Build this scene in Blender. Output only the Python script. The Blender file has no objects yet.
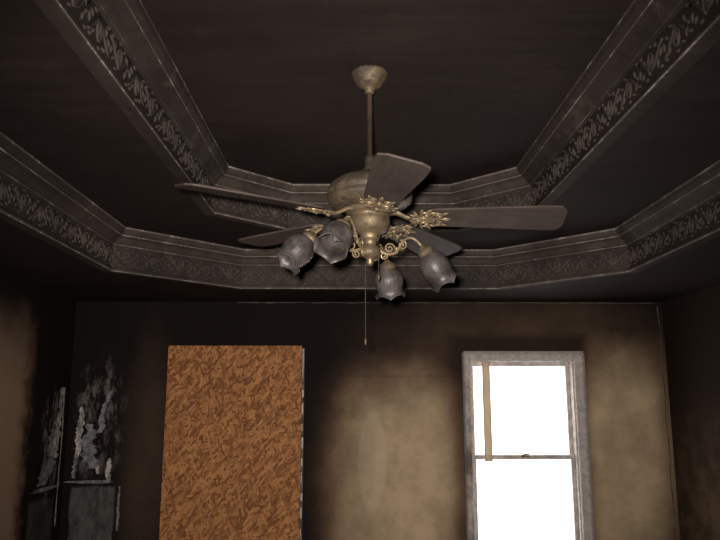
import bpy, bmesh, math, random
from mathutils import Vector, Matrix
random.seed(4)
C = bpy.context.scene.collection
sin, cos, pi = math.sin, math.cos, math.pi
R = math.radians

# ------------------------------------------------------------ node helpers
class NB:
    def __init__(s, name):
        s.mat = bpy.data.materials.new(name); s.mat.use_nodes = True
        s.t = s.mat.node_tree; s.t.nodes.clear()
        s.out = s.t.nodes.new('ShaderNodeOutputMaterial')
        s.geo = s.t.nodes.new('ShaderNodeNewGeometry')
        s.pos = s.geo.outputs['Position']
        sp = s.t.nodes.new('ShaderNodeSeparateXYZ'); s.t.links.new(s.pos, sp.inputs[0])
        s.x, s.y, s.z = sp.outputs
    def put(s, sock, v):
        if isinstance(v, bpy.types.NodeSocket): s.t.links.new(v, sock)
        else: sock.default_value = v
    def m(s, op, a, b=0.0, c=0.0, clamp=False):
        n = s.t.nodes.new('ShaderNodeMath'); n.operation = op; n.use_clamp = clamp
        s.put(n.inputs[0], a); s.put(n.inputs[1], b); s.put(n.inputs[2], c); return n.outputs[0]
    def ss(s, v, a, b, o0=0.0, o1=1.0):
        n = s.t.nodes.new('ShaderNodeMapRange'); n.interpolation_type = 'SMOOTHSTEP'
        s.put(n.inputs[0], v)
        if a > b: a, b, o0, o1 = b, a, o1, o0
        n.inputs[1].default_value = a; n.inputs[2].default_value = b
        n.inputs[3].default_value = o0; n.inputs[4].default_value = o1
        return n.outputs[0]
    def noise(s, scale, detail=5, rough=.6, vec=(1, 1, 1), off=(0, 0, 0), obj=False, dist=0.0):
        mp = s.t.nodes.new('ShaderNodeMapping')
        if obj:
            tc = s.t.nodes.new('ShaderNodeTexCoord'); s.t.links.new(tc.outputs['Object'], mp.inputs[0])
        else: s.t.links.new(s.pos, mp.inputs[0])
        mp.inputs['Scale'].default_value = vec; mp.inputs['Location'].default_value = off
        n = s.t.nodes.new('ShaderNodeTexNoise'); s.t.links.new(mp.outputs[0], n.inputs['Vector'])
        n.inputs['Scale'].default_value = scale; n.inputs['Detail'].default_value = detail
        n.inputs['Roughness'].default_value = rough; n.inputs['Distortion'].default_value = dist
        return n.outputs['Fac']
    def mix(s, f, a, b):
        n = s.t.nodes.new('ShaderNodeMix'); n.data_type = 'RGBA'
        s.put(n.inputs[0], f)
        for i, v in ((6, a), (7, b)):
            if not isinstance(v, bpy.types.NodeSocket): v = (v[0], v[1], v[2], 1)
            s.put(n.inputs[i], v)
        return n.outputs[2]
    def blob(s, a, b, ca, cb, ra, rb, ns=None, amt=.5, lo=.55, hi=1.15, box=False):
        da = s.m('DIVIDE', s.m('SUBTRACT', a, ca), ra); db = s.m('DIVIDE', s.m('SUBTRACT', b, cb), rb)
        if box: d = s.m('MAXIMUM', s.m('ABSOLUTE', da), s.m('ABSOLUTE', db))
        else: d = s.m('SQRT', s.m('ADD', s.m('MULTIPLY', da, da), s.m('MULTIPLY', db, db)))
        if ns is not None: d = s.m('ADD', d, s.m('MULTIPLY', s.m('SUBTRACT', ns, .5), amt))
        return s.ss(d, lo, hi, 1.0, 0.0)
    def done(s, col, rough=.8, metal=0.0, bump=None, bs=.3, bd=.01, spec=.3, trans=0.0, alpha=None):
        p = s.t.nodes.new('ShaderNodeBsdfPrincipled')
        if not isinstance(col, bpy.types.NodeSocket): col = (col[0], col[1], col[2], 1)
        s.put(p.inputs['Base Color'], col); s.put(p.inputs['Roughness'], rough)
        s.put(p.inputs['Metallic'], metal); p.inputs['Specular IOR Level'].default_value = spec
        p.inputs['Transmission Weight'].default_value = trans
        if alpha is not None: s.put(p.inputs['Alpha'], alpha)
        if bump is not None:
            b = s.t.nodes.new('ShaderNodeBump'); b.inputs['Strength'].default_value = bs
            b.inputs['Distance'].default_value = bd
            s.put(b.inputs['Height'], bump); s.t.links.new(b.outputs[0], p.inputs['Normal'])
        s.t.links.new(p.outputs[0], s.out.inputs[0]); return s.mat

# ------------------------------------------------------------ materials
def m_back():
    n = NB('sooty_wall_back')
    n1 = n.noise(1.3, 5); n2 = n.noise(4, 6, .65); n3 = n.noise(1.8, 3, .5, (1.6, 1, .8)); nf = n.noise(60, 3)
    nr = n.noise(9, 6, .75, (1, 1, 1), (4, 2, 1))
    zz = n.m('ADD', n.z, n.m('MULTIPLY', n.m('SUBTRACT', n1, .5), .5))
    grad = n.ss(zz, 2.34, 1.35)
    mid = n.blob(n.x, n.z, .46, .95, .78, 1.35, n1, .45, .2, 1.3)
    rt = n.blob(n.x, n.z, 2.30, 1.15, .60, 1.55, n1, .4, .35, 1.2)
    above = n.m('MULTIPLY', n.blob(n.x, n.z, 1.5, 2.0, 1.7, .62, n1, .5, .2, 1.2), .13)
    low = n.m('MULTIPLY', n.blob(n.x, n.z, -1.72, 1.0, .26, 1.3, n2, .4, .3, 1.2), .09)
    t = n.m('MAXIMUM', n.m('MULTIPLY', mid, grad), n.m('MULTIPLY', rt, n.ss(zz, 2.42, 1.40)))
    t = n.m('MAXIMUM', t, above); t = n.m('MAXIMUM', t, low)
    t = n.m('MULTIPLY', t, n.ss(n3, .25, .7, .70, 1.06), clamp=True)
    t = n.m('MULTIPLY', t, n.ss(n2, .25, .65, .80, 1.05), clamp=True)
    t = n.m('MULTIPLY', t, n.ss(nr, .3, .6, .88, 1.03), clamp=True)
    sb = n.ss(n.m('ADD', n.x, n.m('MULTIPLY', n.m('SUBTRACT', n2, .5), .2)), -.42, -.02, .15, 1)
    sw = n.m('MAXIMUM', n.ss(n.x, .97, .74, .0, 1), n.ss(n.x, 1.9, 2.1, 0, 1))
    sw = n.ss(sw, 0, 1, .34, 1)
    sb = n.m('MAXIMUM', sb, n.ss(n.x, -1.5, -1.6))
    sw = n.m('MAXIMUM', sw, n.ss(n.z, 2.05, 2.2))
    t = n.m('MULTIPLY', n.m('MULTIPLY', t, sb), sw)
    t = n.m('MULTIPLY', t, n.ss(n.x, 2.69, 2.5, .6, 1))
    dz = n.m('ABSOLUTE', n.m('SUBTRACT', n.z, 1.80))
    seam = n.ss(dz, .0, .022, .86, 1)
    t = n.m('MULTIPLY', t, n.m('MAXIMUM', seam, n.ss(n.x, .8, .9)))
    tan = n.mix(n.ss(t, 0, .65), (.52, .315, .19), (.54, .405, .25))
    col = n.mix(t, (.0095, .0064, .0056), tan)
    a1 = n.blob(n.x, n.z, .09, 1.12, .11, .40, n2, .2, .7, 1.05)
    a2 = n.blob(n.x, n.z, .16, 1.10, .14, .46, n2, .2, .75, 1.0)
    arch = n.m('MULTIPLY', n.m('SUBTRACT', a2, n.m('MULTIPLY', a1, .55), clamp=True), .42)
    col = n.mix(arch, col, (.60, .48, .33))
    # blistered, peeled paint beside the corner
    pn = n.noise(8, 9, .78, (1.7, 1, .8)); pm = n.noise(2.6, 6, .7, (2.4, 1, .6), (3, 0, 1))
    reg = n.blob(n.x, n.z, -2.14, 1.42, .26, .60, n2, .9, .7, 1.0)
    pk = n.m('MULTIPLY', reg, n.m('MULTIPLY', n.ss(pn, .46, .60), n.ss(pm, .36, .55)))
    col = n.mix(n.m('MULTIPLY', pk, .50), col, n.mix(n.ss(n2, .4, .6), (.12, .11, .11), (.28, .23, .20)))
    pk2 = n.m('MULTIPLY', n.blob(n.x, n.z, -2.15, .55, .19, .36, n2, .25, .9, 1.0, True), n.ss(pn, .25, .65, .1, 1))
    col = n.mix(n.m('MULTIPLY', pk2, .7), col, (.15, .145, .135))
    return n.done(col, .85, bump=n.m('ADD', nf, n.m('MULTIPLY', pk, 1.5)), bs=.2, spec=.15)

def m_left():
    n = NB('sooty_wall_left')
    n1 = n.noise(1.6, 6); n2 = n.noise(5, 6, .65); pn = n.noise(7, 9, .75, (1, 1.6, .6)); nf = n.noise(60, 3)
    t = n.m('MULTIPLY', n.ss(n.m('ADD', n.z, n.m('MULTIPLY', n1, .5)), 2.6, 1.9), n.ss(n.m('ADD', n.y, n.m('MULTIPLY', n2, .4)), 5.60, 5.3))
    col = n.mix(n.m('MULTIPLY', t, .72), (.0095, .0066, .0056), (.42, .285, .19))
    pk = n.blob(n.y, n.z, 5.74, 1.25, .24, .5, n2, .8, .7, .95)
    pk = n.m('MULTIPLY', pk, n.ss(pn, .50, .58))
    col = n.mix(n.m('MULTIPLY', pk, .5), col, n.mix(n.ss(n2, .42, .58), (.12, .12, .14), (.34, .30, .27)))
    pk2 = n.m('MULTIPLY', n.blob(n.y, n.z, 5.66, .5, .24, .36, n2, .25, .9, 1.0, True), n.ss(pn, .3, .6, .1, 1))
    col = n.mix(n.m('MULTIPLY', pk2, .5), col, (.11, .10, .09))
    return n.done(col, .85, bump=nf, bs=.2, spec=.15)

def m_right():
    n = NB('sooty_wall_right')
    n1 = n.noise(2.2, 6); n2 = n.noise(6, 6)
    t = n.ss(n.m('ADD', n.z, n.m('MULTIPLY', n1, 1.0)), 2.3, 1.2)
    t = n.m('MULTIPLY', t, n.ss(n2, .4, .6, .4, 1))
    col = n.mix(n.m('MULTIPLY', t, .22), (.022, .0135, .0095), (.40, .26, .16))
    return n.done(col, .85, bump=n2, bs=.2, spec=.15)

def m_ceil(nm='sooty_ceiling', base=(.0135, .0092, .0080), hi=(.040, .028, .0240)):
    n = NB(nm)
    n1 = n.noise(1.3, 5); st = n.noise(3.0, 6, .65, (.4, 5, 3)); n2 = n.noise(9, 6, .7); sp = n.noise(70, 2)
    f = n.m('MULTIPLY', n.ss(st, .2, .8, .25, .85), n.ss(n1, .3, .7, .3, 1))
    f = n.m('ADD', f, n.m('MULTIPLY', n.ss(n2, .5, .75), .3), clamp=True)
    col = n.mix(f, base, hi)
    col = n.mix(n.ss(sp, .73, .79), col, (.12, .11, .10))
    return n.done(col, .8, bump=n2, bs=.12, spec=.14)

def m_trim(nm, a, b, worn=.0, wcol=(.34, .30, .26), lo=.54):
    n = NB(nm)
    n1 = n.noise(2.0, 5); n2 = n.noise(18, 6, .7)
    f = n.m('MULTIPLY', n.ss(n1, .3, .65, .45, 1), n.ss(n2, .25, .7, .5, 1))
    # centre-biased flash painted into the colour: darker near end, lighter by the window wall
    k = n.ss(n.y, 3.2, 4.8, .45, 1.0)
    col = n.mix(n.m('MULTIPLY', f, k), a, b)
    col = n.mix(n.m('MULTIPLY', n.ss(n.noise(7, 6, .75, (1, 1, 1), (3, 1, 2)), lo, lo + .1), worn), col, wcol)
    return n.done(col, .75, bump=n2, bs=.2, spec=.15)

def m_osb():
    n = NB('osb_strand_board')
    tc = n.t.nodes.new('ShaderNodeTexCoord')
    def vor(rot, off, sx=15, sz=58):
        mr = n.t.nodes.new('ShaderNodeMapping'); n.t.links.new(tc.outputs['Object'], mr.inputs[0])
        mr.inputs['Rotation'].default_value = (0, rot, 0)
        mp = n.t.nodes.new('ShaderNodeMapping'); n.t.links.new(mr.outputs[0], mp.inputs[0])
        mp.inputs['Scale'].default_value = (sx, 1, sz); mp.inputs['Location'].default_value = off
        v = n.t.nodes.new('ShaderNodeTexVoronoi'); v.inputs['Scale'].default_value = 1
        nz = n.t.nodes.new('ShaderNodeTexNoise'); nz.inputs['Scale'].default_value = 1.5; n.t.links.new(mp.outputs[0], nz.inputs['Vector'])
        sc2 = n.t.nodes.new('ShaderNodeVectorMath'); sc2.operation = 'SCALE'; sc2.inputs[3].default_value = .9
        n.t.links.new(nz.outputs['Color'], sc2.inputs[0])
        mx = n.t.nodes.new('ShaderNodeVectorMath'); mx.operation = 'ADD'
        n.t.links.new(mp.outputs[0], mx.inputs[0]); n.t.links.new(sc2.outputs[0], mx.inputs[1]); n.t.links.new(mx.outputs[0], v.inputs['Vector'])
        s = n.t.nodes.new('ShaderNodeSeparateColor'); n.t.links.new(v.outputs['Color'], s.inputs[0])
        return s.outputs[0], s.outputs[1]
    col = None; hgt = None
    for k, (rot, off) in enumerate([(.2, (0, 0, 0)), (1.3, (4, 0, 9)), (-.6, (7, 0, 5)), (2.2, (1, 0, 3)), (.75, (9, 0, 8)), (-1.2, (2, 0, 6)), (0.1, (5, 0, 2)), (1.8, (3, 0, 1)), (.9, (8, 0, 4))]):
        a, b = vor(rot, off)
        c = n.mix(n.ss(b, 0, 1), (.19, .068, .022), (.60, .275, .100))
        if col is None: col = c; hgt = b
        else:
            mk = n.m('GREATER_THAN', a, .66); col = n.mix(mk, col, c); hgt = n.m('ADD', hgt, n.m('MULTIPLY', mk, .3))
    g = n.noise(55, 5, .7); big = n.noise(1.5, 4); dk = n.noise(14, 5, .7)
    col = n.mix(n.ss(g, .35, .7, 0, .30), col, (.14, .05, .02))
    col = n.mix(n.ss(dk, .54, .72, 0, .5), col, (.12, .042, .016))
    col = n.mix(n.ss(big, .35, .8, 0, .22), col, (.20, .08, .035))
    return n.done(col, .7, bump=hgt, bs=.2, bd=.003, spec=.2)

def m_brass(nm='antique_brass', c1=(.25, .185, .105), c2=(.055, .042, .031), rough=.45, met=.75):
    n = NB(nm)
    f = n.noise(22, 6, .65); g = n.noise(5, 3)
    t = n.ss(n.m('ADD', n.m('MULTIPLY', f, .6), n.m('MULTIPLY', g, .4)), .36, .6)
    return n.done(n.mix(t, c1, c2), n.ss(f, .3, .7, rough, rough + .25), n.ss(t, 0, 1, met, .25), bump=f, bs=.08, spec=.35)

def m_blade():
    n = NB('sooty_fan_blade')
    g = n.noise(6, 4, .5, (1, 7, 1), obj=True); d = n.noise(5, 6, .7)
    col = n.mix(n.ss(g, .2, .8), (.036, .026, .021), (.054, .040, .033))
    col = n.mix(n.ss(d, .4, .75, 0, .5), col, (.095, .076, .064))
    return n.done(col, .65, bump=d, bs=.05, spec=.25)

def m_simple(nm, c1, c2, sc=12, rough=.7, metal=0, bs=.15, trans=0, spec=.3, alpha=None):
    n = NB(nm); f = n.noise(sc, 6, .65)
    return n.done(n.mix(n.ss(f, .35, .65), c1, c2), rough, metal, bump=f, bs=bs, trans=trans, spec=spec, alpha=alpha)

def m_transl(nm, c, mixf=.5):
    n = NB(nm); f = n.noise(9, 4); col = n.mix(f, [q * .7 for q in c], c)
    d = n.t.nodes.new('ShaderNodeBsdfDiffuse'); t = n.t.nodes.new('ShaderNodeBsdfTranslucent'); x = n.t.nodes.new('ShaderNodeMixShader')
    n.t.links.new(col, d.inputs[0]); n.t.links.new(col, t.inputs[0]); x.inputs[0].default_value = mixf
    n.t.links.new(d.outputs[0], x.inputs[1]); n.t.links.new(t.outputs[0], x.inputs[2]); n.t.links.new(x.outputs[0], n.out.inputs[0]); return n.mat

def m_casing():
    n = NB('scorched_casing_paint')
    a = n.noise(26, 6, .65); b = n.noise(3.2, 5, .7, (1, 1, .8), (2, 0, 5))
    col = n.mix(n.ss(a, .3, .7), (.40, .35, .315), (.58, .525, .49))
    soot = n.m('MULTIPLY', n.ss(b, .38, .60), n.ss(n.x, 1.25, .93, .10, 1))
    soot = n.m('MAXIMUM', soot, n.m('MULTIPLY', n.ss(n.x, .968, .938), .85))
    soot = n.m('MAXIMUM', soot, n.m('MULTIPLY', n.ss(n.x, 1.955, 1.98), .6))
    soot = n.m('MAXIMUM', soot, n.m('MULTIPLY', n.ss(n.z, 1.955, 2.01), .45))
    col = n.mix(n.m('MULTIPLY', soot, .85), col, (.065, .048, .038))
    return n.done(col, .7, bump=a, bs=.1, spec=.2)

MB, ML, MR = m_back(), m_left(), m_right()
MC = m_ceil()
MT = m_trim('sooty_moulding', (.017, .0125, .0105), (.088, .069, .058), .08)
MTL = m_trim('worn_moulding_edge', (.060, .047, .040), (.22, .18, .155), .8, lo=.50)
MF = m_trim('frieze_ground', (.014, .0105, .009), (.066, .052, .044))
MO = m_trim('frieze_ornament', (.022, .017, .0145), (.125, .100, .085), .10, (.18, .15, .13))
MOSB = m_osb()
MBR = m_brass(); MBD = m_brass('brass_ornament', (.40, .295, .17), (.11, .083, .052), .40)
MROD = m_brass('tarnished_bronze', (.095, .066, .042), (.035, .026, .020), .5, .5)
MBL = m_blade()
MW = m_simple('scorched_white_paint', (.38, .34, .31), (.62, .57, .53), 16, .6)
MCS = m_casing()
MWD = m_simple('charred_paint', (.05, .04, .034), (.20, .17, .14), 9, .7)
MSTRIP = m_transl('smoked_vinyl', (.74, .64, .50), .42)
MTAPE = m_simple('peeling_tape', (.035, .026, .02), (.13, .105, .08), 10, .8)
MPEEL = m_simple('peeled_paper', (.16, .145, .13), (.60, .54, .49), 18, .85)
MPEELB = m_simple('peeled_paper_grey', (.09, .09, .10), (.28, .27, .29), 22, .85)
MFL = m_simple('burnt_floor', (.02, .016, .013), (.06, .045, .035), 5, .85)
MSH = m_simple('smoked_glass_shade', (.030, .0245, .022), (.092, .078, .071), 14, .45, 0, .12, trans=.12, spec=.4, alpha=.93)
MBULB = m_simple('sooty_bulb', (.06, .05, .042), (.11, .095, .08), 20, .6)

# ------------------------------------------------------------ mesh helpers
class MBld:
    def __init__(s): s.v = []; s.f = []; s.mi = []; s.sm = []
    def add(s, vs, fs, mi=0, smooth=False):
        o = len(s.v); s.v += [tuple(v) for v in vs]
        for f in fs: s.f.append(tuple(i + o for i in f)); s.mi.append(mi); s.sm.append(smooth)
    def box(s, x0, x1, y0, y1, z0, z1, mi=0):
        v = [(x, y, z) for x in (x0, x1) for y in (y0, y1) for z in (z0, z1)]
        s.add(v, [(0, 1, 3, 2), (4, 6, 7, 5), (0, 4, 5, 1), (2, 3, 7, 6), (0, 2, 6, 4), (1, 5, 7, 3)], mi)
    def tube(s, pts, r, n=8, mi=0, flat=1.0, up=None):
        pts = [Vector(p) for p in pts]; L = len(pts)
        rs = r if isinstance(r, (list, tuple)) else [r] * L
        vs = []; prev = Vector(up) if up else None
        for i, p in enumerate(pts):
            t = (pts[min(i + 1, L - 1)] - pts[max(i - 1, 0)])
            if t.length < 1e-9: t = Vector((0, 0, 1))
            t.normalize()
            if prev is None: prev = Vector((0, 0, 1)) if abs(t.z) < .9 else Vector((1, 0, 0))
            a = prev - t * prev.dot(t)
            if a.length < 1e-6: a = t.orthogonal()
            a.normalize(); b = t.cross(a)
            if not up: prev = a
            for k in range(n):
                th = 2 * pi * k / n
                vs.append(p + a * cos(th) * rs[i] * flat + b * sin(th) * rs[i])
        fs = [(i * n + k, i * n + (k + 1) % n, (i + 1) * n + (k + 1) % n, (i + 1) * n + k) for i in range(L - 1) for k in range(n)]
        fs += [tuple(range(n))[::-1], tuple((L - 1) * n + k for k in range(n))]
        s.add(vs, fs, mi, True)
    def lathe(s, prof, n=32, mi=0, M=None, scal=None, cap=True):
        vs = []
        for i, (r, z) in enumerate(prof):
            for k in range(n):
                th = 2 * pi * k / n; rr = r; zz = z
                if scal: rr, zz = scal(i, r, z, th)
                v = Vector((rr * cos(th), rr * sin(th), zz)); vs.append(M @ v if M else v)
        L = len(prof)
        fs = [(i * n + k, i * n + (k + 1) % n, (i + 1) * n + (k + 1) % n, (i + 1) * n + k) for i in range(L - 1) for k in range(n)]
        s.add(vs, fs, mi, True)
    def ball(s, c, r, n=10, mi=0, sq=1):
        pr = [(r * sin(pi * i / 6) + 1e-5, r * sq * cos(pi * i / 6)) for i in range(7)]
        s.lathe(pr, n, mi, Matrix.Translation(c))
    def obj(s, name, mats, parent=None, bevel=0, loc=None):
        me = bpy.data.meshes.new(name); me.from_pydata(s.v, [], s.f)
        for m in mats: me.materials.append(m)
        for p, mi, sm in zip(me.polygons, s.mi, s.sm): p.material_index = mi; p.use_smooth = sm
        bm = bmesh.new(); bm.from_mesh(me); bmesh.ops.recalc_face_normals(bm, faces=bm.faces); bm.to_mesh(me); bm.free()
        o = bpy.data.objects.new(name, me); C.objects.link(o)
        if loc: o.location = loc
        if parent: o.parent = parent
        if bevel:
            b = o.modifiers.new('bevel', 'BEVEL'); b.width = bevel; b.segments = 2; b.limit_method = 'ANGLE'
        return o
def empty(name, loc=(0, 0, 0)):
    e = bpy.data.objects.new(name, None); C.objects.link(e); e.location = loc; e.empty_display_size = .1; return e

# ------------------------------------------------------------ room
XL, XR, YF, YB = -2.40, 2.70, -.50, 6.05
Z0, Z1, Z2 = 2.44, 2.72, 3.0
XC, YC = .12, 2.78
def octo(hx, hy, c, i, z):
    S = hx + hy - c - i * math.sqrt(2); a = hx - i; b = hy - i
    p = [(a, S - a), (S - b, b), (-(S - b), b), (-a, S - a), (-a, -(S - a)), (-(S - b), -b), (S - b, -b), (a, -(S - a))]
    return [Vector((XC + x, YC + y, z)) for x, y in p]
LO = (1.72, 2.50, .74); UP = (.98, 1.76, .42)

m = MBld()
m.box(XL - .1, XR + .1, YF - .1, YB + .14, -.1, 0); m.obj('floor', [MFL])
m = MBld(); m.box(XL - .1, XL, YF - .1, YB + .14, 0, Z0); m.obj('wall_left', [ML])
m = MBld(); m.box(XR, XR + .1, YF - .1, YB + .14, 0, Z0); m.obj('wall_right', [MR])
m = MBld(); m.box(XL, XR, YF - .1, YF, 0, Z0); m.obj('wall_front', [MR])
WX0, WX1, WZ0, WZ1 = .995, 1.90, .34, 1.94
m = MBld()
T = .14
m.box(XL, WX0, YB, YB + T, 0, Z0); m.box(WX1, XR, YB, YB + T, 0, Z0)
m.box(WX0, WX1, YB, YB + T, 0, WZ0); m.box(WX0, WX1, YB, YB + T, WZ1, Z0)
m.obj('wall_back', [MB])

# ceiling: soffit ring, risers, middle ring, riser, top
m = MBld()
e = .14
rect = [Vector((XR + e, YB + e, Z0)), Vector((XL - e, YB + e, Z0)), Vector((XL - e, YF - e, Z0)), Vector((XR + e, YF - e, Z0))]
o0 = octo(*LO, 0, Z0); o1 = octo(*LO, 0, Z1); u1 = octo(*UP, 0, Z1); u2 = octo(*UP, 0, Z2)
vs = rect + o0 + o1 + u1 + u2
O0, O1, U1, U2 = 4, 12, 20, 28
fs = [(0, O0 + 0, O0 + 1), (1, O0 + 2, O0 + 3), (2, O0 + 4, O0 + 5), (3, O0 + 6, O0 + 7),
      (0, 1, O0 + 2, O0 + 1), (1, 2, O0 + 4, O0 + 3), (2, 3, O0 + 6, O0 + 5), (3, 0, O0 + 0, O0 + 7)]
for k in range(8):
    j = (k + 1) % 8
    fs += [(O0 + k, O0 + j, O1 + j, O1 + k), (O1 + k, O1 + j, U1 + j, U1 + k), (U1 + k, U1 + j, U2 + j, U2 + k)]
fs.append(tuple(U2 + k for k in range(8)))
m.add(vs, fs); m.obj('ceiling', [MC])

PROF = [(-.045, -.001, 1), (-.045, -.010, 0), (.012, -.012, 0), (.017, -.010, 1), (.020, -.004, 0), (.020, .006, 0), (.014, .014, 0), (.008, .022, 2), (.008, .160, 0),
        (.016, .164, 0), (.018, .170, 1), (.018, .174, 0), (.028, .180, 0), (.036, .190, 0), (.042, .200, 0), (.052, .212, 0), (.066, .220, 0), (.074, .225, 1),
        (.076, .231, 0), (.086, .236, 0), (.096, .248, 0), (.102, .268, 1), (.102, .2795, 0), (0.0, .2795, 0)]
def moulding(name, oc, z):
    m = MBld(); rings = [octo(*oc, i, z + h) for i, h, _ in PROF]
    m.v += [tuple(v) for r in rings for v in r]
    for i in range(len(PROF) - 1):
        for k in range(8):
            j = (k + 1) % 8
            m.f.append((i * 8 + k, i * 8 + j, (i + 1) * 8 + j, (i + 1) * 8 + k)); m.mi.append(PROF[i][2]); m.sm.append(False)
    P = octo(*oc, .008, z + .091)
    for k in range(8):
        a, b = P[k], P[(k + 1) % 8]; d = b - a; L = d.length; d.normalize()
        nrm = Vector((-d.y, d.x, 0))
        if nrm.dot(Vector((XC, YC, a.z)) - a) < 0: nrm = -nrm
        n = max(1, round(L / .20)); w = L / n; sx = w / .25
        def W(u, v, q=.003): return a + d * u + Vector((0, 0, v * 1.45)) + nrm * q
        for i in range(n):
            c = (i + .5) * w; fl = 1 if i % 2 else -1
            m.tube([W(c + (t / 8 - .5) * w, fl * .026 * cos(pi * (t / 8 - .5) * 2) - fl * .004) for t in range(9)], .0055, 5, 3)
            sp = []
            for t in range(15):
                th = t / 14 * 3.4 * pi; r = .034 * (1 - t / 14 * .85)
                sp.append(W(c + sx * r * sin(th + .4), -fl * (.002 - r * cos(th + .4)) * 1.0, .004))
            m.tube(sp, [.006 - .003 * t / 14 for t in range(15)], 5, 3)
            m.ball(W(c, 0, .004), .008, 6, 3)
            for q, (du, dv, an) in enumerate([(-.085, -.02, 2.3), (-.07, .02, 1.2), (.07, -.02, -.9), (.088, .018, .6), (-.05, -.034, 3.4), (.05, .036, .2), (-.1, .0, .8), (.1, -.036, 0), (-.1, .038, 0), (.0, -.043, 0), (.115, .002, 1.4)]):
                u0 = c + du * sx; v0 = dv * fl; an2 = an * fl
                m.tube([W(u0 + s * .018 * sx * cos(an2), v0 + s * .014 * sin(an2), .004) for s in (-1, -.5, 0, .5, 1)], [.001, .006, .008, .005, .001], 5, 3)
    return m.obj(name, [MT, MTL, MF, MO])
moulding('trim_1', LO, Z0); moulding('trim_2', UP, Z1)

# baseboards
m = MBld(); m.box(XL, XR, YB - .018, YB, 0, .12); m.box(XL, XR, YB - .024, YB, 0, .02); m.obj('baseboard_back', [MWD])
m = MBld(); m.box(XL, XL + .018, YF, YB - .03, 0, .12); m.box(XL, XL + .024, YF, YB - .03, 0, .02); m.obj('baseboard_left', [MWD])
m = MBld(); m.box(XR - .018, XR, YF, YB - .03, 0, .12); m.box(XR - .024, XR, YF, YB - .03, 0, .02); m.obj('baseboard_right', [MWD])

# peeling drywall tape along ceiling and corner
def ribbon(m, pts, w, axis, mi=0):
    vs = []
    for i, p in enumerate(pts):
        p = Vector(p); a = Vector(axis) * w * (.6 + .6 * random.random()); vs += [p, p + a]
    m.add(vs, [(2 * i, 2 * i + 1, 2 * i + 3, 2 * i + 2) for i in range(len(pts) - 1)], mi)
m = MBld()
pts = [(-1.0 + 3.65 * i / 40, YB - .004 - .004 * random.random(), Z0 - .004 - .005 * random.random()) for i in range(41)]
ribbon(m, pts, .007, (0, 0, -1))
pts = [(XR - .035 + .006 * sin(i), YB - .004 - .004 * random.random(), .1 + 2.3 * i / 30) for i in range(31)]
ribbon(m, pts, .008, (-1, 0, 0))
m.obj('peeling_drywall_tape', [MTAPE])

# torn, blistered wall covering hanging in the burnt corner (real curled flaps)
def flap(m, org, du, nrm, w, h, mi, seed, curl=.03, lean=0.0, taper=0):
    rnd = random.Random(seed); nu, nv = 6, 26; org = Vector(org); du = Vector(du); nrm = Vector(nrm); vs = []
    dr = 0
    for j in range(nv + 1):
        t = j / nv; dr = dr * .7 + rnd.uniform(-.12, .12)
        wl = w * (.30 + .70 * sin(pi * min(1, .12 + t * .8)) * (1 - taper * t)) * (.75 + .45 * rnd.random()); off = dr * w + lean * t
        for i in range(nu + 1):
            s_ = i / nu
            q = .003 + curl * (s_ ** 3) * (1 - abs(2 * t - 1)) * rnd.uniform(.7, 1.2)
            vs.append(org + du * (off + wl * (s_ - .5)) + Vector((0, 0, h * (t - .5))) + nrm * q)
    fs = [(j * (nu + 1) + i, j * (nu + 1) + i + 1, (j + 1) * (nu + 1) + i + 1, (j + 1) * (nu + 1) + i) for j in range(nv) for i in range(nu)]
    m.add(vs, fs, mi, False)
m = MBld()
FXN, FYN = (1, 0, 0), (0, -1, 0)
flap(m, (XL, 5.78, 1.42), (0, -1, 0), FXN, .24, .56, 0, 1, .03, -.12, .8)
flap(m, (XL, 5.66, 1.16), (0, -1, 0), FXN, .28, .42, 1, 2, .03, -.08, .6)
flap(m, (XL, 5.93, 1.15), (0, -1, 0), FXN, .045, 1.1, 0, 3, .01)
flap(m, (XL, 5.72, .915), (0, -1, 0), FXN, .5, .03, 1, 23, .008)
flap(m, (-2.30, YB, 1.33), (1, 0, 0), FYN, .06, .42, 0, 4, .02, .02)
flap(m, (-2.32, YB, 1.06), (1, 0, 0), FYN, .04, .20, 1, 5, .02, .02)
flap(m, (-2.17, YB, 1.22), (1, 0, 0), FYN, .16, .36, 1, 6, .025, -.05, .6)
flap(m, (-2.12, YB, 1.50), (1, 0, 0), FYN, .07, .34, 1, 16, .025, .06, .6)
flap(m, (-2.03, YB, 1.02), (1, 0, 0), FYN, .05, .20, 0, 7, .02)
flap(m, (-2.12, YB, 1.03), (1, 0, 0), FYN, .035, .07, 0, 9, .02)
flap(m, (-1.93, YB, .72), (1, 0, 0), FYN, .025, .35, 1, 13, .01)
flap(m, (-2.16, YB, .93), (1, 0, 0), FYN, .36, .025, 1, 14, .008)
m.obj('peeling_wall_covering', [MPEEL, MPEELB])

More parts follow.
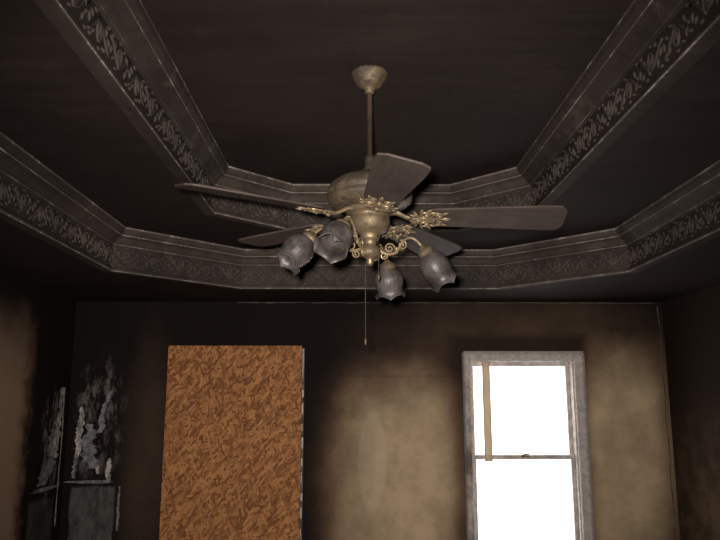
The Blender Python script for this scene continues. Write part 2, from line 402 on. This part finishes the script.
# ------------------------------------------------------------ window
win = empty('window_1', (1.46, YB, 1.14))
def wobj(m, name, mats, bevel=.003):
    o = m.obj(name, mats, None, bevel); o.parent = win; o.matrix_parent_inverse = Matrix.Translation((-1.46, -YB, -1.14)); return o
y0 = YB - .022
CL, CR = .062, .085
m = MBld()
m.box(WX0 - CL, WX0 + .005, y0, YB, WZ0 - .02, WZ1 + .065); m.box(WX1 - .005, WX1 + CR, y0, YB, WZ0 - .02, WZ1 + .065)
m.box(WX0 + .005, WX1 - .005, y0, YB, WZ1 - .005, WZ1 + .065)
m.box(WX0 - CL, WX0 - CL + .015, y0 - .012, y0, WZ0 - .02, WZ1 + .07); m.box(WX1 + CR - .015, WX1 + CR, y0 - .012, y0, WZ0 - .02, WZ1 + .07)
m.box(WX0 - CL, WX1 + CR, y0 - .012, y0, WZ1 + .052, WZ1 + .07)
m.box(WX0 - .012, WX0, y0 - .006, y0, WZ0, WZ1); m.box(WX1, WX1 + .012, y0 - .006, y0, WZ0, WZ1)
m.box(WX0 - .09, WX1 + .11, YB - .06, YB + .03, WZ0 - .045, WZ0 - .02); m.box(WX0 - CL, WX1 + CR, y0, YB, WZ0 - .12, WZ0 - .045)
wobj(m, 'casing', [MCS])
m = MBld()
m.box(WX0, WX0 + .018, YB, YB + T, WZ0, WZ1); m.box(WX1 - .018, WX1, YB, YB + T, WZ0, WZ1)
m.box(WX0, WX1, YB, YB + T, WZ1 - .018, WZ1); m.box(WX0, WX1, YB, YB + T, WZ0 - .02, WZ0 + .02)
wobj(m, 'jamb', [MW])
ZM = 1.12
def sash(name, ya, yb, za, zb, bt, tp):
    m = MBld(); a, b = WX0 + .018, WX1 - .018; w = .032
    m.box(a, a + w, ya, yb, za, zb); m.box(b - w, b, ya, yb, za, zb)
    m.box(a + w, b - w, ya, yb, za, za + bt); m.box(a + w, b - w, ya, yb, zb - tp, zb)
    return wobj(m, name, [MW])
sash('upper_sash', YB + .085, YB + .115, ZM - .02, WZ1 - .018, .035, .035)
sash('lower_sash', YB + .050, YB + .080, WZ0 + .02, ZM + .02, .06, .035)
m = MBld(); m.box(1.43, 1.49, YB + .035, YB + .05, ZM + .002, ZM + .018); m.tube([(1.44, YB + .04, ZM + .02), (1.46, YB + .03, ZM + .028), (1.49, YB + .03, ZM + .03)], .006); wobj(m, 'sash_lock', [MBR], 0)
ng = NB('window_glass'); tr = ng.t.nodes.new('ShaderNodeBsdfTransparent'); gl = ng.t.nodes.new('ShaderNodeBsdfGlossy'); gl.inputs['Roughness'].default_value = .05
fr = ng.t.nodes.new('ShaderNodeFresnel'); mx = ng.t.nodes.new('ShaderNodeMixShader')
ng.t.links.new(fr.outputs[0], mx.inputs[0]); ng.t.links.new(tr.outputs[0], mx.inputs[1]); ng.t.links.new(gl.outputs[0], mx.inputs[2]); ng.t.links.new(mx.outputs[0], ng.out.inputs[0])
m = MBld(); m.add([(WX0 + .045, YB + .1, ZM), (WX1 - .045, YB + .1, ZM), (WX1 - .045, YB + .1, WZ1 - .05), (WX0 + .045, YB + .1, WZ1 - .05)], [(0, 1, 2, 3)])
m.add([(WX0 + .045, YB + .065, WZ0 + .06), (WX1 - .045, YB + .065, WZ0 + .06), (WX1 - .045, YB + .065, ZM), (WX0 + .045, YB + .065, ZM)], [(0, 1, 2, 3)])
wobj(m, 'panes', [ng.mat], 0)
m = MBld()
m.box(1.118, 1.172, YB + .022, YB + .026, ZM - .03, WZ1 + .01); m.box(1.112, 1.118, YB + .016, YB + .032, ZM - .03, WZ1 + .01); m.box(1.172, 1.178, YB + .016, YB + .032, ZM - .03, WZ1 + .01)
wobj(m, 'hanging_blind_track', [MSTRIP], .001)

# ------------------------------------------------------------ boarded opening
bd = empty('boarded_window', (-1.0, YB, 1.1))
def bobj(m, name, mats, bevel=0):
    o = m.obj(name, mats, None, bevel); o.parent = bd; o.matrix_parent_inverse = Matrix.Translation((1.0, -YB, -1.1)); return o
BX0, BX1, BZ0, BZ1 = -1.575, -.435, .14, 2.055
m = MBld(); m.box(BX0, BX1, YB - .037, YB - .024, BZ0, BZ1)
for (x, z) in [(BX0 + .03, 2.02), (BX1 - .03, 2.0), (BX0 + .04, 1.4), (BX1 - .04, 1.35), (-1.0, 2.03), (BX0 + .03, .7), (BX1 - .03, .7)]:
    m.tube([(x, YB - .041, z), (x, YB - .036, z)], .007, 8, 1)
bobj(m, 'osb_board', [MOSB, MWD], .001)
m = MBld()
m.box(BX0 + .01, BX0 + .08, YB - .024, YB, .2, 2.03); m.box(BX1 - .06, BX1 + .022, YB - .024, YB, .2, 2.035); m.box(BX0 + .08, BX1 - .06, YB - .024, YB, 1.97, 2.035)
bobj(m, 'casing', [MWD], .002)
m = MBld(); m.box(BX1 + .006, BX1 + .014, YB - .032, YB - .024, 1.78, 2.03)
for i in range(9):
    z = .5 + i * .14; m.box(BX1 + .004, BX1 + .012 + .004 * (i % 3), YB - .030, YB - .024, z, z + .06 + .03 * (i % 2))
bobj(m, 'exposed_edge', [MW], .001)

# ------------------------------------------------------------ ceiling fan
FX, FY = .070, 2.84
fan = empty('ceiling_fan', (FX, FY, Z2))
F = lambda x, y, z: Vector((x, y, z - Z2))   # local coords
def fobj(m, name, mats, bevel=0, **k): return m.obj(name, mats, fan, bevel, **k)
def L(pr): return [(r, z - Z2) for r, z in pr]
m = MBld()
m.lathe(L([(.001, 3.0), (.076, 3.0), (.079, 2.994), (.079, 2.986), (.074, 2.981), (.072, 2.972), (.066, 2.960), (.060, 2.952), (.058, 2.945), (.046, 2.934), (.030, 2.926), (.022, 2.918), (.020, 2.905), (.013, 2.90), (.001, 2.90)]), 40)
fobj(m, 'canopy', [MBR])
m = MBld(); m.lathe(L([(.012, 2.92), (.012, 2.62), (.020, 2.618), (.022, 2.60), (.022, 2.57), (.03, 2.56), (.032, 2.54), (.04, 2.53)]), 24); fobj(m, 'downrod', [MROD])
m = MBld()
m.lathe(L([(.001, 2.548), (.05, 2.545), (.06, 2.535), (.095, 2.528), (.135, 2.512), (.165, 2.490), (.178, 2.466), (.181, 2.452), (.174, 2.445), (.174, 2.438), (.179, 2.433), (.176, 2.418), (.155, 2.400), (.120, 2.388), (.09, 2.384), (.001, 2.384)]), 56)
for k in range(20):   # vent ribs
    th = 2 * pi * k / 20
    m.tube([F(.112 * cos(th), .112 * sin(th), 2.389), F(.158 * cos(th), .158 * sin(th), 2.404)], .004, 5)
fobj(m, 'motor_housing', [MBR])
m = MBld()
m.lathe(L([(.10, 2.390), (.104, 2.380), (.100, 2.368), (.086, 2.362), (.080, 2.352), (.084, 2.342), (.085, 2.325), (.080, 2.305), (.066, 2.288), (.046, 2.278), (.040, 2.270), (.042, 2.262), (.034, 2.252), (.026, 2.246), (.026, 2.225), (.040, 2.215), (.046, 2.200), (.040, 2.186), (.022, 2.176), (.012, 2.168), (.016, 2.158), (.012, 2.148), (.001, 2.142)]), 40)
fobj(m, 'switch_housing', [MBR])

def blade(name, ang, pitch, droop, zb=2.352, r1=.79):
    th = R(ang)
    M = Matrix.Translation((0, 0, zb - Z2)) @ Matrix.Rotation(th, 4, 'Z') @ Matrix.Rotation(R(droop), 4, 'Y') @ Matrix.Rotation(R(-pitch), 4, 'X')
    m = MBld(); r0 = .235; N = 26
    out = []
    for i in range(N + 1):
        t = i / N; x = r0 + (r1 - r0) * t
        w = .064 + .028 * min(1, t * 1.25)
        a = min(1, (x - r0) / .045); b = min(1, (r1 - x) / .035)
        w *= (.55 + .45 * math.sqrt(max(0, 1 - (1 - a) ** 2))) * (.62 + .38 * math.sqrt(max(0, 1 - (1 - b) ** 2)))
        out.append((x, w))
    vs = []; h = .004
    for x, w in out:
        vs += [(x, -w, -h), (x, w, -h), (x, w, h), (x, -w, h)]
    fs = [(0, 1, 2, 3), tuple(4 * N + k for k in (3, 2, 1, 0))]
    for i in range(N):
        for k in range(4): fs.append((4 * i + k, 4 * i + (k + 1) % 4, 4 * i + 4 + (k + 1) % 4, 4 * i + 4 + k))
    m.add(vs, fs)
    o = fobj(m, name, [MBL], .0015); o.matrix_local = M
    m = MBld()
    m.tube([(.085, 0, .022), (.115, 0, .020), (.145, 0, .002), (.175, 0, -.010), (.21, 0, -.010), (.30, 0, -.009)], [.017, .015, .013, .012, .011, .006], 8, 0, .6)
    for s in (-1, 1):
        pts = []
        for t in range(22):
            a = t / 21 * 3.2 * pi; r = .030 * (1 - .8 * t / 21)
            pts.append((.225 + r * cos(a + pi * .9), s * (.036 + r * sin(a + pi * .9)), -.011))
        m.tube([(.165, 0, -.010), (.178, s * .018, -.011)] + pts, [.006] * 2 + [.0065 - .003 * t / 21 for t in range(22)], 6)
        pts = []
        for t in range(16):
            a = t / 15 * 2.6 * pi; r = .022 * (1 - .75 * t / 15)
            pts.append((.285 + r * cos(-a + pi), s * (.028 + r * sin(-a + pi)), -.010))
        m.tube([(.22, s * .004, -.010), (.25, s * .012, -.010)] + pts, .0045, 6)
        for (x, y, a) in [(.19, .045, 1.9), (.215, .062, 1.3), (.245, .064, .8), (.262, .05, .3), (.31, .045, .5), (.18, .028, 2.4)]:
            m.tube([(x + q * .017 * cos(a), s * (y + q * .017 * sin(a)), -.011) for q in (-1, -.4, .2, 1)], [.002, .008, .007, .001], 6, 0, .6)
        m.ball((.235, s * .035, -.013), .009, 8)
        m.ball((.290, s * .028, -.012), .006, 8)
    m.tube([(.29, 0, -.010), (.315, 0, -.010), (.34, 0, -.008)], [.004, .012, .001], 8, 0, .5)
    m.ball((.20, 0, -.016), .011, 10); m.ball((.265, 0, -.014), .008, 10)
    o = fobj(m, name.replace('blade', 'blade_iron'), [MBD]); o.matrix_local = M
blade('blade_1', -5, 16, 1.5, r1=.80)
blade('blade_2', 58, 15, 1.5)
blade('blade_3', 142, 1, 1.2, r1=.725)
blade('blade_4', 212, 12, -.2, r1=.815)
blade('blade_5', 277, 13, .9, r1=.76)

# light kit
def tulip(i, r, z, th):
    t = i / 13
    k = max(0, (t - .45) / .55)
    rr = r * (1 + .06 * k * abs(cos(2.5 * th)) + .012 * cos(20 * th) * min(1, 3 * t))
    return rr, z - .020 * k * k * abs(cos(2.5 * th))
for n_, (ang, rad, zc, tilt, sl) in enumerate([(14, .235, 2.225, 36, 1.14), (69, .225, 2.195, 18, .98), (199, .250, 2.247, 44, 1.02), (243, .240, 2.262, 42, 1.0)], 1):
    th = R(ang); er = Vector((cos(th), sin(th), 0)); P = er * rad + Vector((0, 0, zc - Z2))
    ax = (er * sin(R(tilt)) + Vector((0, 0, -cos(R(tilt))))).normalized()
    q = ax.to_track_quat('Z', 'Y').to_matrix().to_4x4(); M = Matrix.Translation(P) @ q
    m = MBld()
    pts = []
    for t in range(15):
        u = t / 14; r = .022 + (rad - .022) * u
        z = 2.225 - Z2 + (-.030 * sin(pi * min(1, u * 1.8)) if u < .55 else 0) + (.045 * sin(pi * (u - .45) / .55) if u > .45 else 0) + (zc + .005 - 2.225) * u
        pts.append(Vector((0, 0, z)) + er * r)
    m.tube(pts, .0065, 8)
    for (cr, cz, rr, s, ph) in [(.085, 2.222, .024, 1, 0), (.14, 2.240, .022, -1, 2), (.06, 2.19, .018, -1, 1)]:
        sp = []
        for t in range(18):
            a = ph + s * t / 17 * 3 * pi; r = rr * (1 - .8 * t / 17)
            sp.append(Vector((0, 0, cz - Z2 + r * sin(a))) + er * (cr + r * cos(a)))
        m.tube(sp, .0038, 6)
    m.ball(er * .115 + Vector((0, 0, 2.222 - Z2)), .009, 8)
    fobj(m, f'lamp_arm_{n_}', [MBD])
    m = MBld()
    m.lathe([(.001, -.022), (.010, -.020), (.014, -.010), (.022, -.004), (.034, .002), (.037, .012), (.036, .022), (.031, .026), (.029, .030)], 24, 0, M)
    fobj(m, f'lamp_cup_{n_}', [MBR])
    m = MBld()
    pr = [(.026, .018), (.034, .026), (.045, .038), (.055, .052), (.061, .068), (.063, .084), (.061, .100), (.057, .116), (.054, .130), (.054, .142), (.057, .152), (.061, .160), (.064, .166), (.066, .170)]
    pr = [(r * .97 * min(1, sl + .02), z * .95 * sl) for r, z in pr]
    m.lathe(pr, 60, 0, M, tulip)
    o = fobj(m, f'glass_shade_{n_}', [MSH]); sd = o.modifiers.new('solid', 'SOLIDIFY'); sd.thickness = .003
    m = MBld(); m.lathe([(.012, .02), (.013, .035), (.019, .05), (.021, .065), (.016, .085), (.007, .102), (.001, .108)], 16, 0, M); fobj(m, f'bulb_{n_}', [MBULB])
# pull chains
m = MBld()
m.tube([F(-.015, -.03, 2.20), F(-.020, -.036, 2.1), F(-.020, -.036, 1.84)], .0014, 6)
for i in range(45): m.ball(F(-.020, -.036, 2.15 - i * .007), .0020, 5)
m.lathe([(.001, 0), (.004, -.004), (.006, -.016), (.003, -.03), (.001, -.032)], 10, 0, Matrix.Translation(F(-.020, -.036, 1.845)))
m.tube([F(.03, -.03, 2.27), F(.034, -.045, 2.2), F(.034, -.045, 2.10)], .0014, 6)
m.lathe([(.001, 0), (.005, -.004), (.007, -.016), (.003, -.03), (.001, -.032)], 10, 0, Matrix.Translation(F(.034, -.045, 2.105)))
fobj(m, 'pull_chains', [MROD])

# ------------------------------------------------------------ lights, world, camera
w = bpy.data.worlds.new('World'); bpy.context.scene.world = w; w.use_nodes = True
bg = w.node_tree.nodes['Background']; bg.inputs[0].default_value = (1, .95, .93, 1); bg.inputs[1].default_value = 3.8
ld = bpy.data.lights.new('camera_flash', 'SPOT'); ld.energy = 730; ld.color = (1, .92, .86); ld.shadow_soft_size = .03
ld.spot_size = R(84); ld.spot_blend = 1.0
lo = bpy.data.objects.new('camera_flash', ld); C.objects.link(lo); lo.location = (-.05, 0, 1.66); lo.rotation_euler = (R(96), 0, -.01)
cd = bpy.data.cameras.new('camera'); cd.lens = 35; cd.sensor_width = 36; cd.clip_start = .05
co = bpy.data.objects.new('camera', cd); C.objects.link(co); co.location = (0, 0, 1.6); co.rotation_euler = (R(100.5), 0, -.010)
bpy.context.scene.camera = co
bpy.context.scene.view_settings.view_transform = 'Standard'
